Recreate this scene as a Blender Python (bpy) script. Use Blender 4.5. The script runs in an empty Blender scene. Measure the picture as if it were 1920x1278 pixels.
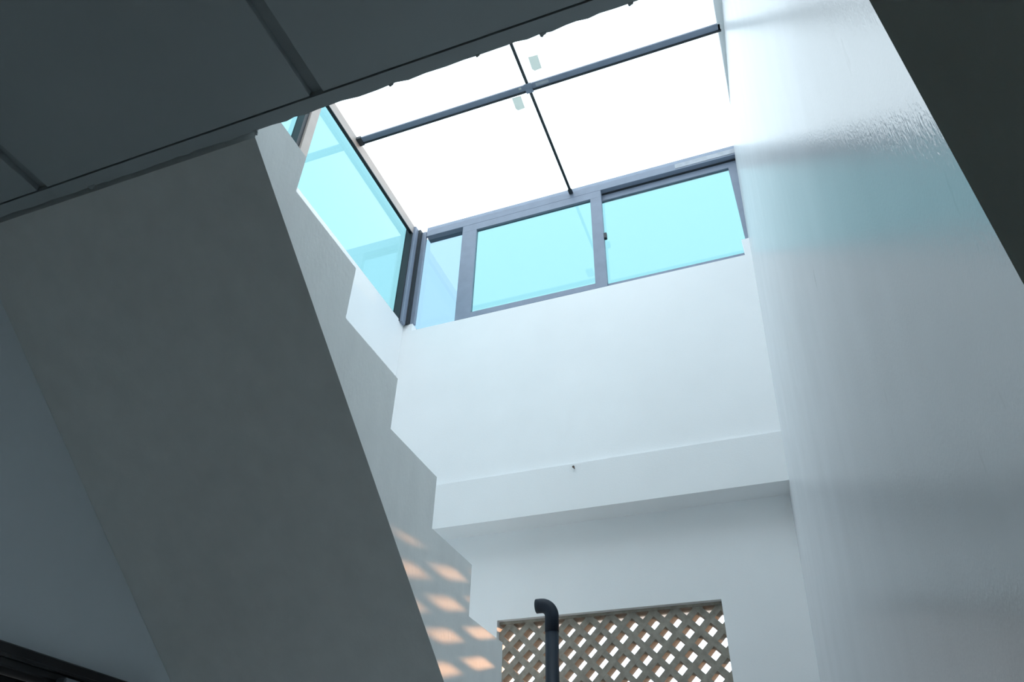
import bpy, bmesh, math, random
from mathutils import Vector, Matrix

# ------------------------------------------------------------------ camera, sky, sun, exposure
EYE = 1.45                       # camera height above the floor; heights below are written relative to the eye
scene = bpy.context.scene
C = scene.collection

def R3(yaw, pitch, roll):
    f = Vector((math.sin(yaw) * math.cos(pitch), math.cos(yaw) * math.cos(pitch), math.sin(pitch)))
    r0 = Vector((math.cos(yaw), -math.sin(yaw), 0)); u0 = r0.cross(f)
    r = r0 * math.cos(roll) + u0 * math.sin(roll)
    u = -r0 * math.sin(roll) + u0 * math.cos(roll)
    return Matrix((r, u, -f)).transposed()

cam_data = bpy.data.cameras.new('camera')
cam_data.sensor_width = 36.0
cam_data.lens = 25.948
cam_data.clip_start = 0.02
cam = bpy.data.objects.new('camera', cam_data)
cam.matrix_world = Matrix.Translation((0, 0, EYE)) @ R3(-0.37893, 0.66133, 0.029916).to_4x4()
C.objects.link(cam)
scene.camera = cam

world = bpy.data.worlds.new('hazy_sky'); scene.world = world
world.use_nodes = True
bg = world.node_tree.nodes['Background']
bg.inputs['Color'].default_value = (0.87, 0.96, 1.06, 1)
# thin overcast: luminance rises gently from the horizon to the zenith
wn, wl = world.node_tree.nodes, world.node_tree.links
tc = wn.new('ShaderNodeTexCoord'); sx = wn.new('ShaderNodeSeparateXYZ')
wl.new(tc.outputs['Generated'], sx.inputs[0])
mz = wn.new('ShaderNodeMath'); mz.operation = 'MAXIMUM'; mz.inputs[1].default_value = 0.0
wl.new(sx.outputs['Z'], mz.inputs[0])
ZENITH = 3.4
ms = wn.new('ShaderNodeMath'); ms.operation = 'MULTIPLY_ADD'
ms.inputs[1].default_value = ZENITH * 0.45; ms.inputs[2].default_value = ZENITH * 0.55
wl.new(mz.outputs[0], ms.inputs[0]); wl.new(ms.outputs[0], bg.inputs['Strength'])

sun_data = bpy.data.lights.new('low_sun', 'SUN')
sun_data.energy = 6.0
sun_data.color = (1.0, 0.50, 0.24)
sun_data.angle = math.radians(0.9)
sun = bpy.data.objects.new('low_sun', sun_data)
sun_dir = Vector((-1.0, -5.6, -5.69 * math.tan(math.radians(7.5))))
sun.rotation_euler = sun_dir.to_track_quat('-Z', 'Y').to_euler()
sun.location = (3, 9, 5)
C.objects.link(sun)

vs = scene.view_settings
vs.view_transform = 'Standard'; vs.look = 'None'
vs.exposure = 0.0; vs.gamma = 1.0; vs.use_curve_mapping = False
try:
    scene.cycles.max_bounces = 16
    scene.cycles.diffuse_bounces = 10
    scene.cycles.transparent_max_bounces = 24
    scene.cycles.use_denoising = True
except Exception:
    pass

# ------------------------------------------------------------------ materials
def nodes_of(name):
    m = bpy.data.materials.new(name); m.use_nodes = True
    return m, m.node_tree.nodes, m.node_tree.links, m.node_tree.nodes['Principled BSDF']

def surface(name, col, rough=0.6, var=0.06, scale=3.0, stretch=(1, 1, 1), bump=0.0, bscale=60.0,
            bstretch=(1, 1, 1), spec=0.5, metal=0.0, streak=0.0):
    """paint / concrete / metal: colour with mottling, optional vertical brush streaks and fine relief"""
    m, N, L, p = nodes_of(name)
    geo = N.new('ShaderNodeNewGeometry')
    mp = N.new('ShaderNodeMapping'); mp.inputs['Scale'].default_value = stretch
    L.new(geo.outputs['Position'], mp.inputs['Vector'])
    nz = N.new('ShaderNodeTexNoise'); nz.inputs['Scale'].default_value = scale; nz.inputs['Detail'].default_value = 6
    L.new(mp.outputs['Vector'], nz.inputs['Vector'])
    rp = N.new('ShaderNodeMapRange')
    rp.inputs['From Min'].default_value = 0.3; rp.inputs['From Max'].default_value = 0.7
    rp.inputs['To Min'].default_value = 1 - var; rp.inputs['To Max'].default_value = 1 + var * 0.5
    L.new(nz.outputs['Fac'], rp.inputs['Value'])
    mul = N.new('ShaderNodeVectorMath'); mul.operation = 'SCALE'
    mul.inputs[0].default_value = col
    L.new(rp.outputs['Result'], mul.inputs['Scale'])
    L.new(mul.outputs['Vector'], p.inputs['Base Color'])
    p.inputs['Roughness'].default_value = rough
    p.inputs['Metallic'].default_value = metal
    p.inputs['Specular IOR Level'].default_value = spec
    if bump > 0:
        mb = N.new('ShaderNodeMapping'); mb.inputs['Scale'].default_value = bstretch
        L.new(geo.outputs['Position'], mb.inputs['Vector'])
        nb = N.new('ShaderNodeTexNoise'); nb.inputs['Scale'].default_value = bscale; nb.inputs['Detail'].default_value = 4
        L.new(mb.outputs['Vector'], nb.inputs['Vector'])
        b = N.new('ShaderNodeBump'); b.inputs['Strength'].default_value = bump; b.inputs['Distance'].default_value = 0.002
        L.new(nb.outputs['Fac'], b.inputs['Height'])
        L.new(b.outputs['Normal'], p.inputs['Normal'])
    return m

def tinted_glass(name, tint, reflect=1.0):
    """thin sheet: coloured transmission plus a mirror reflection that grows towards grazing view"""
    m = bpy.data.materials.new(name); m.use_nodes = True
    N, L = m.node_tree.nodes, m.node_tree.links
    N.clear()
    out = N.new('ShaderNodeOutputMaterial')
    tr = N.new('ShaderNodeBsdfTransparent'); tr.inputs['Color'].default_value = (*[math.sqrt(c) for c in tint], 1)
    gl = N.new('ShaderNodeBsdfGlossy'); gl.inputs['Roughness'].default_value = 0.0
    gl.inputs['Color'].default_value = (0.95, 0.97, 1, 1)
    lw = N.new('ShaderNodeLayerWeight'); lw.inputs['Blend'].default_value = 0.5
    pw = N.new('ShaderNodeMath'); pw.operation = 'POWER'; pw.inputs[1].default_value = 5
    L.new(lw.outputs['Facing'], pw.inputs[0])
    ma = N.new('ShaderNodeMath'); ma.operation = 'MULTIPLY_ADD'
    ma.inputs[1].default_value = 0.9 * reflect; ma.inputs[2].default_value = 0.035 * reflect
    L.new(pw.outputs[0], ma.inputs[0])
    mx = N.new('ShaderNodeMixShader')
    L.new(ma.outputs[0], mx.inputs['Fac']); L.new(tr.outputs[0], mx.inputs[1]); L.new(gl.outputs[0], mx.inputs[2])
    L.new(mx.outputs[0], out.inputs['Surface'])
    return m

def lacquered_wall(name, col, sheen, rough):
    """hand-brushed oil paint: diffuse body, even satin reflection, vertical brush relief and a few thin scuffs"""
    m = bpy.data.materials.new(name); m.use_nodes = True
    N, L = m.node_tree.nodes, m.node_tree.links
    N.clear()
    out = N.new('ShaderNodeOutputMaterial'); geo = N.new('ShaderNodeNewGeometry')
    def noise(scale, stretch, detail):
        mp = N.new('ShaderNodeMapping'); mp.inputs['Scale'].default_value = stretch
        L.new(geo.outputs['Position'], mp.inputs['Vector'])
        n = N.new('ShaderNodeTexNoise'); n.inputs['Scale'].default_value = scale; n.inputs['Detail'].default_value = detail
        L.new(mp.outputs['Vector'], n.inputs['Vector'])
        return n.outputs['Fac']
    def rng(src, a, b, c, d):
        k = N.new('ShaderNodeMapRange')
        for nm, v in (('From Min', a), ('From Max', b), ('To Min', c), ('To Max', d)): k.inputs[nm].default_value = v
        L.new(src, k.inputs['Value']); return k.outputs['Result']
    tone = rng(noise(4.0, (2, 2, 0.7), 5), 0.3, 0.7, 0.965, 1.02)
    scuff = rng(noise(9.0, (3, 3, 0.55), 3), 0.72, 0.78, 1.0, 0.86)
    mu = N.new('ShaderNodeMath'); mu.operation = 'MULTIPLY'; L.new(tone, mu.inputs[0]); L.new(scuff, mu.inputs[1])
    sc = N.new('ShaderNodeVectorMath'); sc.operation = 'SCALE'; sc.inputs[0].default_value = col
    L.new(mu.outputs[0], sc.inputs['Scale'])
    ad = N.new('ShaderNodeMath'); ad.operation = 'ADD'
    L.new(noise(110.0, (1, 1, 0.25), 3), ad.inputs[0]); L.new(noise(300.0, (1, 1, 0.6), 2), ad.inputs[1])
    b = N.new('ShaderNodeBump'); b.inputs['Strength'].default_value = 0.30; b.inputs['Distance'].default_value = 0.001
    L.new(ad.outputs[0], b.inputs['Height'])
    df = N.new('ShaderNodeBsdfDiffuse'); gl = N.new('ShaderNodeBsdfGlossy'); gl.inputs['Roughness'].default_value = rough
    mx = N.new('ShaderNodeMixShader'); mx.inputs['Fac'].default_value = sheen
    L.new(sc.outputs['Vector'], df.inputs['Color'])
    L.new(b.outputs['Normal'], df.inputs['Normal']); L.new(b.outputs['Normal'], gl.inputs['Normal'])
    L.new(df.outputs[0], mx.inputs[1]); L.new(gl.outputs[0], mx.inputs[2]); L.new(mx.outputs[0], out.inputs['Surface'])
    return m

M = dict(
    white=surface('white_wall_paint', (0.89, 0.905, 0.915), 0.55, 0.03, 2.5, bump=0.15, bscale=140),
    gloss=lacquered_wall('glossy_wall_paint', (0.77, 0.785, 0.81), 0.33, 0.20),
    stair=surface('painted_concrete', (0.86, 0.87, 0.85), 0.65, 0.04, 7.0, (2, 2, 0.7), bump=0.35, bscale=90, bstretch=(1, 1, .5)),
    leftwall=surface('grey_wall_paint', (0.80, 0.86, 0.90), 0.7, 0.05, 2.0),
    roomwall=surface('room_wall_paint', (0.72, 0.75, 0.71), 0.75, 0.06, 1.7),
    ceil=surface('ceiling_board', (0.42, 0.46, 0.47), 0.8, 0.06, 1.8),
    joint=surface('joint_filler', (0.33, 0.36, 0.37), 0.85, 0.08, 9.0),
    floor=surface('floor_tile', (0.85, 0.85, 0.83), 0.35, 0.10, 4.0),
    alu=surface('blue_grey_aluminium', (0.23, 0.275, 0.36), 0.45, 0.08, 14.0, spec=0.5),
    dark=surface('dark_gasket_and_shade', (0.02, 0.028, 0.035), 0.5, 0.1, 20.0),
    beige=surface('beige_aluminium', (0.46, 0.40, 0.365), 0.5, 0.06, 12.0),
    tape=surface('pale_film', (0.42, 0.45, 0.50), 0.5, 0.15, 30.0),
    paper=surface('paper_label', (0.55, 0.57, 0.55), 0.8, 0.2, 60.0),
    lattice=surface('weathered_concrete', (0.33, 0.305, 0.26), 0.85, 0.25, 40.0, bump=0.4, bscale=200),
    pipe=surface('dark_blue_plastic', (0.012, 0.020, 0.032), 0.5, 0.1, 8.0, spec=0.2),
    black=surface('black_metal', (0.010, 0.011, 0.013), 0.28, 0.1, 10.0),
    steel=surface('steel_grey', (0.35, 0.37, 0.40), 0.35, 0.1, 20.0, metal=0.6),
    rust=surface('rusty_iron', (0.12, 0.09, 0.07), 0.7, 0.3, 40.0),
    ground=surface('outdoor_ground', (0.30, 0.29, 0.26), 0.9, 0.2, 0.6),
    cyan=tinted_glass('cyan_glass', (0.158, 0.32, 0.335)),
    palecyan=tinted_glass('pale_blue_glass', (0.19, 0.30, 0.355)),
    clear=tinted_glass('clear_glass', (0.88, 0.93, 0.92), 0.6),
    doorglass=tinted_glass('dark_door_glass', (0.05, 0.05, 0.06)),
)

def thin_paper(name, col):
    m = bpy.data.materials.new(name); m.use_nodes = True
    N, L = m.node_tree.nodes, m.node_tree.links
    N.clear()
    out = N.new('ShaderNodeOutputMaterial'); a = N.new('ShaderNodeBsdfDiffuse'); b = N.new('ShaderNodeBsdfTranslucent'); mx = N.new('ShaderNodeMixShader')
    nz = N.new('ShaderNodeTexNoise'); nz.inputs['Scale'].default_value = 90
    cr = N.new('ShaderNodeMapRange'); cr.inputs['To Min'].default_value = 0.8; cr.inputs['To Max'].default_value = 1.1
    sc = N.new('ShaderNodeVectorMath'); sc.operation = 'SCALE'; sc.inputs[0].default_value = col
    L.new(nz.outputs['Fac'], cr.inputs['Value']); L.new(cr.outputs['Result'], sc.inputs['Scale'])
    L.new(sc.outputs['Vector'], a.inputs['Color']); L.new(sc.outputs['Vector'], b.inputs['Color'])
    mx.inputs['Fac'].default_value = 0.5
    L.new(a.outputs[0], mx.inputs[1]); L.new(b.outputs[0], mx.inputs[2]); L.new(mx.outputs[0], out.inputs['Surface'])
    return m
M['sticker'] = thin_paper('thin_paper', (0.78, 0.82, 0.79))

# ------------------------------------------------------------------ builders
def origin(o):
    v = Vector((0, 0, 0))
    while o is not None:
        v += o.location; o = o.parent
    return v

def link(name, verts, faces, mat, parent=None, base=None, bevel=0.0, smooth=False):
    """verts in metres, heights relative to the eye -> ONE mesh object"""
    vs_ = [Vector((x, y, z + EYE)) for x, y, z in verts]
    if base is None:
        n = len(vs_)
        base = Vector((sum(v.x for v in vs_) / n, sum(v.y for v in vs_) / n, min(v.z for v in vs_)))
    else:
        base = Vector((base[0], base[1], base[2] + EYE))
    bm = bmesh.new()
    bv = [bm.verts.new(v - base) for v in vs_]
    for f in faces:
        try: bm.faces.new([bv[i] for i in f])
        except ValueError: pass
    bmesh.ops.remove_doubles(bm, verts=bm.verts, dist=1e-6)
    bmesh.ops.recalc_face_normals(bm, faces=bm.faces)
    if bevel > 0:
        bmesh.ops.bevel(bm, geom=list(bm.edges), offset=bevel, segments=1, affect='EDGES', clamp_overlap=True)
    me = bpy.data.meshes.new(name); bm.to_mesh(me); bm.free()
    me.materials.append(mat)
    if smooth:
        for p in me.polygons: p.use_smooth = True
    o = bpy.data.objects.new(name, me); C.objects.link(o)
    if parent is not None:
        o.parent = parent
        o.location = base - origin(parent)
    else:
        o.location = base
    return o

def boxgeo(lo, hi):
    (a, b, c), (d, e, f) = lo, hi
    v = [(a, b, c), (d, b, c), (d, e, c), (a, e, c), (a, b, f), (d, b, f), (d, e, f), (a, e, f)]
    return v, [(0, 1, 2, 3), (4, 5, 6, 7), (0, 1, 5, 4), (1, 2, 6, 5), (2, 3, 7, 6), (3, 0, 4, 7)]

def box(name, lo, hi, mat, parent=None, bevel=0.0):
    v, f = boxgeo(lo, hi)
    return link(name, v, f, mat, parent, bevel=bevel)

def boxes(name, lst, mat, parent=None):
    V, F = [], []
    for lo, hi in lst:
        v, f = boxgeo(lo, hi); k = len(V)
        V += v; F += [tuple(i + k for i in q) for q in f]
    n = len(V)
    vs_ = [Vector((x, y, z + EYE)) for x, y, z in V]
    base = Vector((sum(v.x for v in vs_) / n, sum(v.y for v in vs_) / n, min(v.z for v in vs_)))
    me = bpy.data.meshes.new(name); me.from_pydata([v - base for v in vs_], [], F); me.materials.append(mat)
    bm = bmesh.new(); bm.from_mesh(me); bmesh.ops.recalc_face_normals(bm, faces=bm.faces); bm.to_mesh(me); bm.free()
    o = bpy.data.objects.new(name, me); C.objects.link(o)
    if parent is not None: o.parent = parent; o.location = base - origin(parent)
    else: o.location = base
    return o

def prism(name, poly, x0, x1, mat, parent=None, axis='x', bevel=0.0):
    """extrude a polygon: (y,z) along x, or (x,z) along y, or (x,y) along z"""
    n = len(poly)
    def at(p, t):
        return {'x': (t, p[0], p[1]), 'y': (p[0], t, p[1]), 'z': (p[0], p[1], t)}[axis]
    v = [at(p, x0) for p in poly] + [at(p, x1) for p in poly]
    f = [tuple(range(n)), tuple(range(n, 2 * n))] + [(i, (i + 1) % n, (i + 1) % n + n, i + n) for i in range(n)]
    return link(name, v, f, mat, parent, bevel=bevel)

def tube(name, path, r, mat, parent=None, seg=20, wall=0.004, side=(1, 0, 0)):
    """hollow round pipe swept along a path lying in the plane normal to side"""
    V, F = [], []
    pts = [Vector(p) for p in path]
    for rad in (r, r - wall):
        for i, p in enumerate(pts):
            t = (pts[min(i + 1, len(pts) - 1)] - pts[max(i - 1, 0)]).normalized()
            a = Vector(side); b = t.cross(a).normalized()
            for k in range(seg):
                w = 2 * math.pi * k / seg
                V.append(tuple(p + a * rad * math.cos(w) + b * rad * math.sin(w)))
    n = len(pts)
    for s in range(2):
        o = s * n * seg
        for i in range(n - 1):
            for k in range(seg):
                k2 = (k + 1) % seg
                F.append((o + i * seg + k, o + i * seg + k2, o + (i + 1) * seg + k2, o + (i + 1) * seg + k))
    for i in (0, n - 1):
        for k in range(seg):
            k2 = (k + 1) % seg
            F.append((i * seg + k, i * seg + k2, n * seg + i * seg + k2, n * seg + i * seg + k))
    return link(name, V, F, mat, parent, smooth=True)

def empty(name, loc):
    o = bpy.data.objects.new(name, None); C.objects.link(o)
    o.location = (loc[0], loc[1], loc[2] + EYE); o.empty_display_size = 0.1
    return o

def tag(o, label, cat=None, group=None, kind=None):
    o['label'] = label
    if cat: o['category'] = cat
    if group: o['group'] = group
    if kind: o['kind'] = kind
    return o

# ------------------------------------------------------------------ measures (metres, heights relative to the eye)
FL = -EYE
XL = -1.95                      # inner face of the left wall
YB, YU, YW, YO = 3.06, 3.075, 3.20, 3.42   # back wall: beam face, upper face, lower face, outside
SILL = 2.815
GLZ = 3.69                      # underside of the skylight bars
CEIL = 1.46
XR = 2.6; YN = -2.6             # far side and near end of the room the camera stands in
LEAN, SPLAY, D0 = 0.053, 0.065, 0.1888
def right_x(y, z): return D0 - SPLAY * y + LEAN * z

# ------------------------------------------------------------------ setting: floor, ground, walls, roof
tag(box('floor', (XL - .2, YN, FL - .1), (XR, YO, FL), M['floor']), 'pale tiled floor below the shaft', kind='structure')
tag(box('ground', (-60, -60, FL - .16), (60, 60, FL - .11), M['ground']), 'bare ground outside the building', kind='structure')

# left wall with a doorway and, above the parapet, room for the glazing
DY0, DY1, DZ = 0.98, 1.93, 0.52
tag(boxes('wall_left', [
    ((XL - .2, YN, FL), (XL, DY0, 3.72)),
    ((XL - .2, DY0, DZ), (XL, DY1, 2.87)),
    ((XL - .2, DY1, FL), (XL, YO, 2.87))], M['leftwall']),
    'dim grey-blue left wall running up past the underside of the stair', kind='structure')
pl = box('trim_2', (XL, DY0, 1.9), (XL + .004, YB + .003, 2.874), M['white'])
tag(pl, 'white painted top of the left wall just under the blue side glass', kind='structure')

# back wall: lower wall with an opening, projecting beam, upper wall
LX0, LX1, LZ0, LZ1 = -1.306, -0.298, 0.42, 1.066
wb = tag(boxes('wall_back', [
    ((XL, YW, FL), (LX0, YO, 1.49)), ((LX1, YW, FL), (0.25, YO, 1.49)),
    ((LX0, YW, FL), (LX1, YO, LZ0)), ((LX0, YW, LZ1), (LX1, YO, 1.49)),
    ((XL, YB + .004, 1.72), (0.30, YB + .2, SILL))], M['white']),
    'white back wall between the clerestory window and the lattice opening', kind='structure')
prism('beam', [(YB, 1.49), (YO, 1.49), (YO, 1.72), (YB - .014, 1.72)], XL, 0.28, M['white'], wb)
box('corner_block', (XL, YB + .006, SILL), (XL + .064, 3.24, 2.872), M['white'], wb)
box('plaster_stub', (0.105, YU, SILL), (0.24, 3.12, 2.945), M['white'], wb, bevel=0.004)

# right wall: tall glossy wall, slightly out of plumb, ending at a near edge
n1 = Vector((0.2005, 0.4965, 0.7710)); n2 = Vector((0.1857, 0.4477, 0.3515))
def near(z):
    t = (z - n2.z) / (n1.z - n2.z)
    y = n2.y + (n1.y - n2.y) * t
    return (right_x(y, z), y, z)
TOPZ = 3.72
a0, a1 = near(FL), near(TOPZ)
b0, b1 = (right_x(YO, FL), YO, FL), (right_x(YO, TOPZ), YO, TOPZ)
T = 0.14
v = [a0, b0, b1, a1] + [(x + T, y, z) for x, y, z in (a0, b0, b1, a1)]
wr = link('wall_right', v, [(0, 1, 2, 3), (4, 5, 6, 7), (0, 1, 5, 4), (1, 2, 6, 5), (2, 3, 7, 6), (3, 0, 4, 7)], M['gloss'])
tag(wr, 'tall glossy white right wall with blurred reflections of the windows', kind='structure')
wr.data.materials.append(M['roomwall'])
for p in wr.data.polygons:
    if p.normal.y < -0.9: p.material_index = 1
v = [(a0[0] + T, a0[1], FL), (XR, a0[1], FL), (XR, a1[1], TOPZ), (a1[0] + T, a1[1], TOPZ)]
v = v + [(x, y + .2, z) for x, y, z in v]
tag(link('wall_front', v, [(0, 1, 2, 3), (4, 5, 6, 7), (0, 1, 5, 4), (1, 2, 6, 5), (2, 3, 7, 6), (3, 0, 4, 7)], M['roomwall']),
    'dark unlit wall face right of the glossy wall edge', kind='structure')
tag(box('wall_near', (XL - .2, YN - .2, FL), (XR + .2, YN, 3.72), M['roomwall']), 'wall behind the viewer', kind='structure')
tag(box('wall_side', (XR, YN, FL), (XR + .2, 0.9, 3.72), M['roomwall']), 'far side wall of the dim room', kind='structure')
NEAR_EDGE = -0.25               # unseen near end of the skylight, pushed back to let more light in
tag(boxes('roof', [((XL - .2, YN - .2, 3.72), (XR + .2, NEAR_EDGE, 3.90)), ((0.40, NEAR_EDGE, 3.72), (XR + .2, 0.95, 3.90))], M['white']), 'roof slab over the upper floor', kind='structure')

# ------------------------------------------------------------------ ceiling: slab, boards, edge strip with ragged render
cl = tag(boxes('ceiling', [((XL, YN, CEIL + .018), (0.16, 0.778, 1.598)), ((0.16, YN, CEIL + .018), (XR, 0.36, 1.598))], M['joint']),
         'dark boarded ceiling of the room with recessed joints and a ragged edge', kind='structure')
cols = [(XL, -1.64), (-1.605, -0.810), (-0.775, 0.045)]
for x0, x1 in cols:
    for y0, y1 in ((-0.42, 0.746), (-1.60, -0.424), (YN, -1.604)):
        box('ceiling_board', (x0, y0, CEIL), (x1, y1, CEIL + .019), M['ceil'], cl, bevel=0.0015)
for x0, x1 in ((0.08, 0.83), (0.865, 1.70), (1.735, XR)):
    for y0, y1 in ((-0.42, 0.36), (-1.60, -0.424), (YN, -1.604)):
        box('ceiling_board', (x0, y0, CEIL), (x1, y1, CEIL + .019), M['ceil'], cl, bevel=0.0015)
random.seed(4)
edge = []
x = XL
while x < 0.16:
    edge.append((x, 0.782 + random.uniform(-0.0025, 0.0022)))
    x += random.uniform(0.02, 0.05)
edge.append((0.16, 0.782))
prism('edge_strip', [(XL, 0.749)] + [(0.16, 0.749)] + edge[::-1], CEIL - .002, CEIL + .02, M['ceil'], cl, axis='z')
for cx, w, d in ((-0.985, .006, .012), (-0.262, .008, .007), (-0.075, .006, .004), (-1.49, .012, .008), (-0.41, .005, .003), (-0.62, .006, .003)):
    prism('render_crumb', [(cx - w, 0.779), (cx + w, 0.779), (cx + w * .8, 0.782 + d * .3), (cx + w * .1, 0.782 + d * .5), (cx - w * .4, 0.782 + d), (cx - w * .9, 0.782 + d * .7)],
          CEIL - .003, CEIL + .006, M['joint'], cl, axis='z')

# ------------------------------------------------------------------ staircase
XS = -1.0
st = tag(empty('staircase', (-1.475, 2.0, FL)), 'concrete stair flight seen from below with a stepped side and dark smooth underside', 'staircase')
ys = [0.975, 1.280, 1.585, 1.898, 2.208, 2.508, 2.81]
zs = [1.461, 1.276, 1.100, 0.927, 0.757, 0.580, 0.400]
def soff(y): return CEIL - 0.742 * (y - 0.805)
waist = [(0.800, soff(0.800)), (0.796, 1.50), (0.780, 1.50), (0.780, 1.598), (ys[0], 1.598)] + list(zip(ys, zs)) + [(YW - .002, 0.40), (YW - .002, 0.24), (2.45, soff(2.45))]
prism('waist_slab', waist, XL + .001, XS, M['stair'], st)
for i in range(len(ys) - 1):
    prism('step', [(ys[i], zs[i]), (ys[i + 1], zs[i]), (ys[i + 1], zs[i + 1])], XL + .001, XS, M['stair'], st)

# ------------------------------------------------------------------ window 1: clerestory strip on the back wall
w1 = tag(empty('window_1', (-0.85, 3.11, SILL)), 'clerestory strip with blue-grey frame and cyan glass above the white back wall', kind='structure')
box('head_rail', (XL + .07, 3.080, 3.650), (0.26, 3.15, 3.735), M['alu'], w1, bevel=0.002)
box('film_strip', (-0.176, 3.0775, 3.662), (0.215, 3.0805, 3.7025), M['tape'], w1)
box('sill_rail', (-1.60, 3.085, SILL), (0.20, 3.15, 2.842), M['alu'], w1, bevel=0.002)
box('fixed_pane', (-1.90, 3.116, SILL - .002), (-1.575, 3.122, 3.66), M['palecyan'], w1)
sm = box('sash', (-1.606, 3.080, 3.590), (-0.653, 3.108, 3.6505), M['alu'], w1, bevel=0.0015)          # middle sash, top rail
sm['label'] = 'middle sliding sash in the front track'
box('stile', (-1.606, 3.080, 2.832), (-1.503, 3.108, 3.592), M['alu'], sm, bevel=0.0015)
box('stile', (-0.723, 3.080, 2.832), (-0.653, 3.108, 3.592), M['alu'], sm, bevel=0.0015)
box('bottom_rail', (-1.504, 3.080, 2.832), (-0.722, 3.108, 2.872), M['alu'], sm, bevel=0.0015)
box('pane', (-1.51, 3.094, 2.862), (-0.715, 3.100, 3.60), M['cyan'], sm)
box('latch', (-0.654, 3.078, 3.215), (-0.636, 3.100, 3.262), M['dark'], sm, bevel=0.003)
sr = box('sash', (-0.70, 3.118, 3.590), (0.235, 3.142, 3.640), M['alu'], w1, bevel=0.0015)            # right sash, back track
sr['label'] = 'right sliding sash set back in the rear track'
box('stile', (0.128, 3.118, 2.86), (0.235, 3.142, 3.592), M['alu'], sr, bevel=0.0015)
box('bottom_rail', (-0.70, 3.118, 2.832), (0.235, 3.142, 2.882), M['alu'], sr, bevel=0.0015)
box('pane', (-0.70, 3.127, 2.862), (0.135, 3.133, 3.60), M['cyan'], sr)
box('track_shade_strip', (-0.66, 3.112, 3.640), (0.235, 3.150, 3.652), M['dark'], w1)  # dark strip in the track groove, its shade put into the colour

# ------------------------------------------------------------------ window 2: side glazing on top of the left wall
w2 = tag(empty('window_2', (XL, 2.0, 2.87)), 'blue tinted side glazing with corner post on the left wall top', kind='structure')
cp = box('corner_post', (XL - .045, 3.010, 2.86), (XL + .022, 3.052, 3.70), M['alu'], w2, bevel=0.002)
box('post_web', (XL - .005, 3.050, 2.87), (XL + .038, 3.082, 3.70), M['dark'], cp)
box('post_flange', (XL + .030, 3.078, 2.88), (XL + .068, 3.10, 3.70), M['alu'], cp, bevel=0.002)
box('gasket', (XL - .045, 2.998, 2.86), (XL + .004, 3.011, 3.70), M['dark'], cp)
pb = box('post', (XL - .045, 1.826, 2.86), (XL + .02, 1.884, 3.70), M['beige'], w2, bevel=0.002)
box('gasket', (XL - .045, 1.800, 2.86), (XL + .006, 1.827, 3.70), M['dark'], pb)
box('pane', (XL - .042, 1.86, 2.85), (XL - .036, 3.02, 3.72), M['cyan'], w2)
box('pane', (XL - .042, 0.98, 2.85), (XL - .036, 1.81, 3.72), M['cyan'], w2)
tr = box('top_rail', (-1.963, NEAR_EDGE, 3.635), (-1.945, 3.075, 3.71), M['beige'], w2)
box('gasket', (-1.966, NEAR_EDGE, 3.629), (-1.9445, 3.075, 3.6355), M['dark'], tr)

# ------------------------------------------------------------------ window 3: skylight
w3 = tag(empty('window_3', (-0.85, 2.0, GLZ)), 'flat glazed skylight with thin dark bars over the stair shaft', kind='structure')
GZ = 3.703                       # underside of the sheet glass
cb = box('cross_bar', (-1.946, 2.238, GLZ), (0.22, 2.281, GZ), M['alu'], w3, bevel=0.002)
box('lower_lip', (-1.946, 2.272, GLZ - .005), (0.22, 2.283, GLZ + .001), M['dark'], cb)
box('end_cap', (-1.946, 2.232, GLZ - .008), (-1.915, 2.288, GZ), M['dark'], cb)
box('film_patch', (-0.80, 2.243, GLZ - .002), (-0.725, 2.262, GLZ + .001), M['tape'], cb)
box('film_patch', (-0.90, 2.241, GLZ - .002), (-0.885, 2.253, GLZ + .001), M['paper'], cb)
mu = box('mullion', (-0.853, NEAR_EDGE, GLZ + .002), (-0.837, 3.08, GZ), M['dark'], w3)
box('mullion_foot', (-0.858, 3.04, GLZ - .006), (-0.831, 3.079, GLZ + .006), M['dark'], mu, bevel=0.003)
box('joint_plate', (-0.866, 2.230, GLZ - .006), (-0.824, 2.290, GLZ + .001), M['alu'], mu)
panes = []
for x0, x1 in ((-1.975, -0.846), (-0.844, 0.23)):
    for y0, y1 in ((NEAR_EDGE, 2.262), (2.264, 3.085)):
        panes.append(box('pane', (x0, y0, GZ), (x1, y1, GZ + .008), M['clear'], w3))
def sticker(cx, cy, ang, pane):
    c, s = math.cos(ang), math.sin(ang)
    q = [(cx + c * a - s * b, cy + s * a + c * b) for a, b in ((-.027, -.042), (.027, -.042), (.027, .042), (-.016, .047), (-.027, .032))]
    o = prism('sticker', q, GZ - .002, GZ - .0003, M['sticker'], pane, axis='z')
    o['label'] = 'small grey paper sticker on the glass'
sticker(-0.762, 2.131, 0.05, panes[2]); sticker(-0.936, 2.340, 0.05, panes[1])
tag(box('trim_1', (0.205, NEAR_EDGE, GLZ), (0.42, 3.12, 3.78), M['white'], bevel=0.003),
    'narrow white kerb where the skylight glass meets the glossy right wall', kind='structure')

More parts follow.
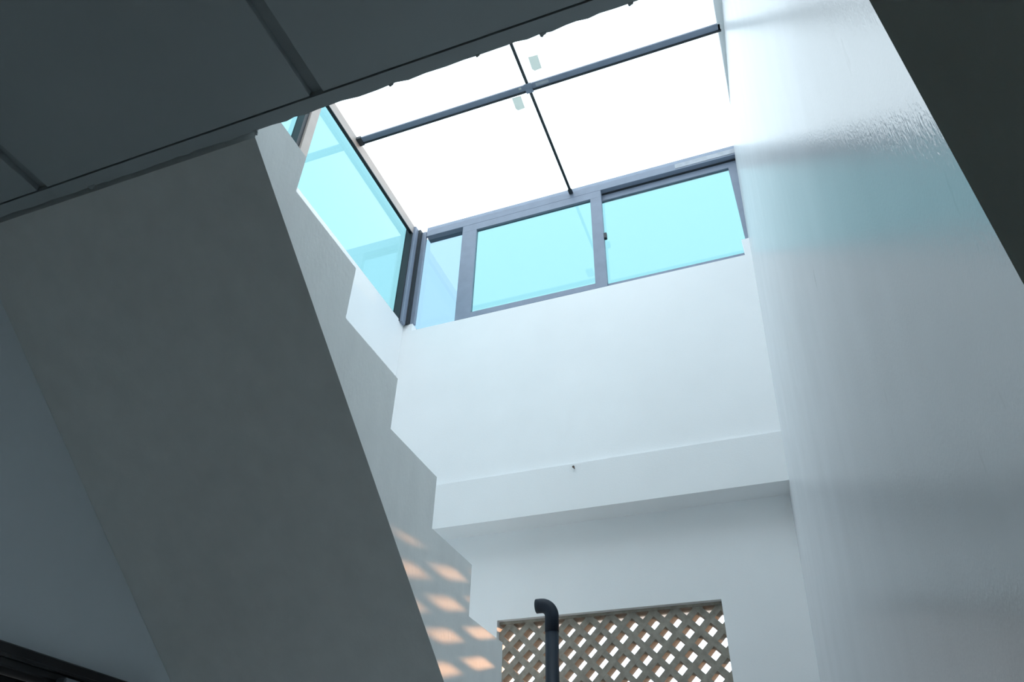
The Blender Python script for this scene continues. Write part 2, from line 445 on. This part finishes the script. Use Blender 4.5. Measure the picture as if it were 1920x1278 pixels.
# ------------------------------------------------------------------ lattice screen in the lower back wall
LY0, LY1 = 3.230, 3.292
ls = tag(empty('lattice_screen', ((LX0 + LX1) / 2, LY0, LZ0)), 'brown-grey diagonal lattice screen with bright holes set in the back wall opening', 'lattice screen')
def clip(poly, x0, x1, z0, z1):
    for ax, lim, sg in ((0, x0, 1), (0, x1, -1), (1, z0, 1), (1, z1, -1)):
        out = []
        for i in range(len(poly)):
            a, b = poly[i], poly[(i + 1) % len(poly)]
            da, db = sg * (a[ax] - lim), sg * (b[ax] - lim)
            if da >= 0: out.append(a)
            if (da >= 0) != (db >= 0):
                t = da / (da - db)
                out.append((a[0] + (b[0] - a[0]) * t, a[1] + (b[1] - a[1]) * t))
        poly = out
        if len(poly) < 3: return []
    return poly
PITCH, BAR = 0.0945, 0.0265
hw = BAR / 2 * math.sqrt(2)
ox, oz = LX1 - 0.012, LZ1 - 0.016
for sgn in (1, -1):
    off = 0.0 if sgn > 0 else 0.0006
    for k in range(-30, 31):
        # centre line z - oz = sgn * (x - ox) + c
        c = k * PITCH
        poly = [(LX0 - 2, oz + sgn * (LX0 - 2 - ox) + c - hw), (LX1 + 2, oz + sgn * (LX1 + 2 - ox) + c - hw),
                (LX1 + 2, oz + sgn * (LX1 + 2 - ox) + c + hw), (LX0 - 2, oz + sgn * (LX0 - 2 - ox) + c + hw)]
        q = clip(poly, LX0 + .001, LX1 - .001, LZ0 + .001, LZ1 - .001)
        area = abs(sum(q[i][0] * q[(i + 1) % len(q)][1] - q[(i + 1) % len(q)][0] * q[i][1] for i in range(len(q)))) / 2 if q else 0
        if area > 2e-4:
            prism('lattice_bar', q, LY0 + off, LY1 - off, M['lattice'], ls, axis='y')
box('top_edge', (LX0 + .001, LY0 - .003, LZ1 - .012), (LX1 - .001, LY1 + .003, LZ1 - .0005), M['lattice'], ls)

# ------------------------------------------------------------------ vent pipe
px, py, pr = -0.945, 2.90, 0.027
vp = tag(empty('vent_pipe', (px, py, FL)), 'dark blue plastic pipe with an elbow standing in front of the lattice', 'pipe')
tube('pipe', [(px, py, FL), (px, py, 0.2), (px, py, 0.935)], pr, M['pipe'], vp)
rb, zc = 0.046, 0.962
path = [(px, py, 0.90), (px, py, zc)]
for i in range(1, 11):
    a = math.radians(90 * i / 10)
    path.append((px - rb + rb * math.cos(a), py, zc + rb * math.sin(a)))
path.append((px - rb - 0.020, py, zc + rb))
tube('elbow', path, pr + 0.0015, M['pipe'], vp, seg=24, side=(0, 1, 0))

# ------------------------------------------------------------------ nail in the beam
nl = tag(empty('nail', (-0.873, YB, 1.695)), 'small rusty nail stuck in the beam of the back wall', 'nail')
prism('shank', [(-0.8755, 1.693), (-0.8705, 1.693), (-0.8705, 1.697), (-0.8755, 1.697)], YB + .01, YB - .028, M['rust'], nl, axis='y')
prism('head', [(-0.873 + .006 * math.cos(i * math.pi / 4), 1.695 + .006 * math.sin(i * math.pi / 4)) for i in range(8)],
      YB - .028, YB - .031, M['rust'], nl, axis='y')

# ------------------------------------------------------------------ door in the left wall, only its head in view
d1 = tag(empty('door_1', (XL, (DY0 + DY1) / 2, FL)), 'black metal framed door whose top edge shows at the lower left', kind='structure')
fr = box('door_frame', (XL - .08, DY0, DZ - .055), (XL + .05, DY1, DZ), M['black'], d1, bevel=0.004)
box('jamb', (XL - .08, DY0, FL), (XL + .05, DY0 + .05, DZ - .055), M['black'], fr, bevel=0.004)
box('jamb', (XL - .08, DY1 - .05, FL), (XL + .05, DY1, DZ - .055), M['black'], fr, bevel=0.004)
box('drip_strip', (XL + .05, DY0, DZ - .036), (XL + .062, DY1, DZ - .026), M['black'], fr, bevel=0.002)
lf = box('door_leaf', (XL - .06, DY0 + .05, DZ - .145), (XL - .02, DY1 - .05, DZ - .057), M['black'], d1, bevel=0.003)
box('stile', (XL - .06, DY0 + .05, FL + .01), (XL - .02, DY0 + .13, DZ - .145), M['black'], lf, bevel=0.003)
box('stile', (XL - .06, DY1 - .13, FL + .01), (XL - .02, DY1 - .05, DZ - .145), M['black'], lf, bevel=0.003)
box('bottom_rail', (XL - .06, DY0 + .13, FL + .01), (XL - .02, DY1 - .13, FL + .16), M['black'], lf, bevel=0.003)
box('door_glass', (XL - .043, DY0 + .12, FL + .15), (XL - .037, DY1 - .12, DZ - .14), M['doorglass'], lf)
box('door_closer', (XL + .048, 1.545, DZ - .11), (XL + .085, 1.64, DZ - .046), M['steel'], lf, bevel=0.004)
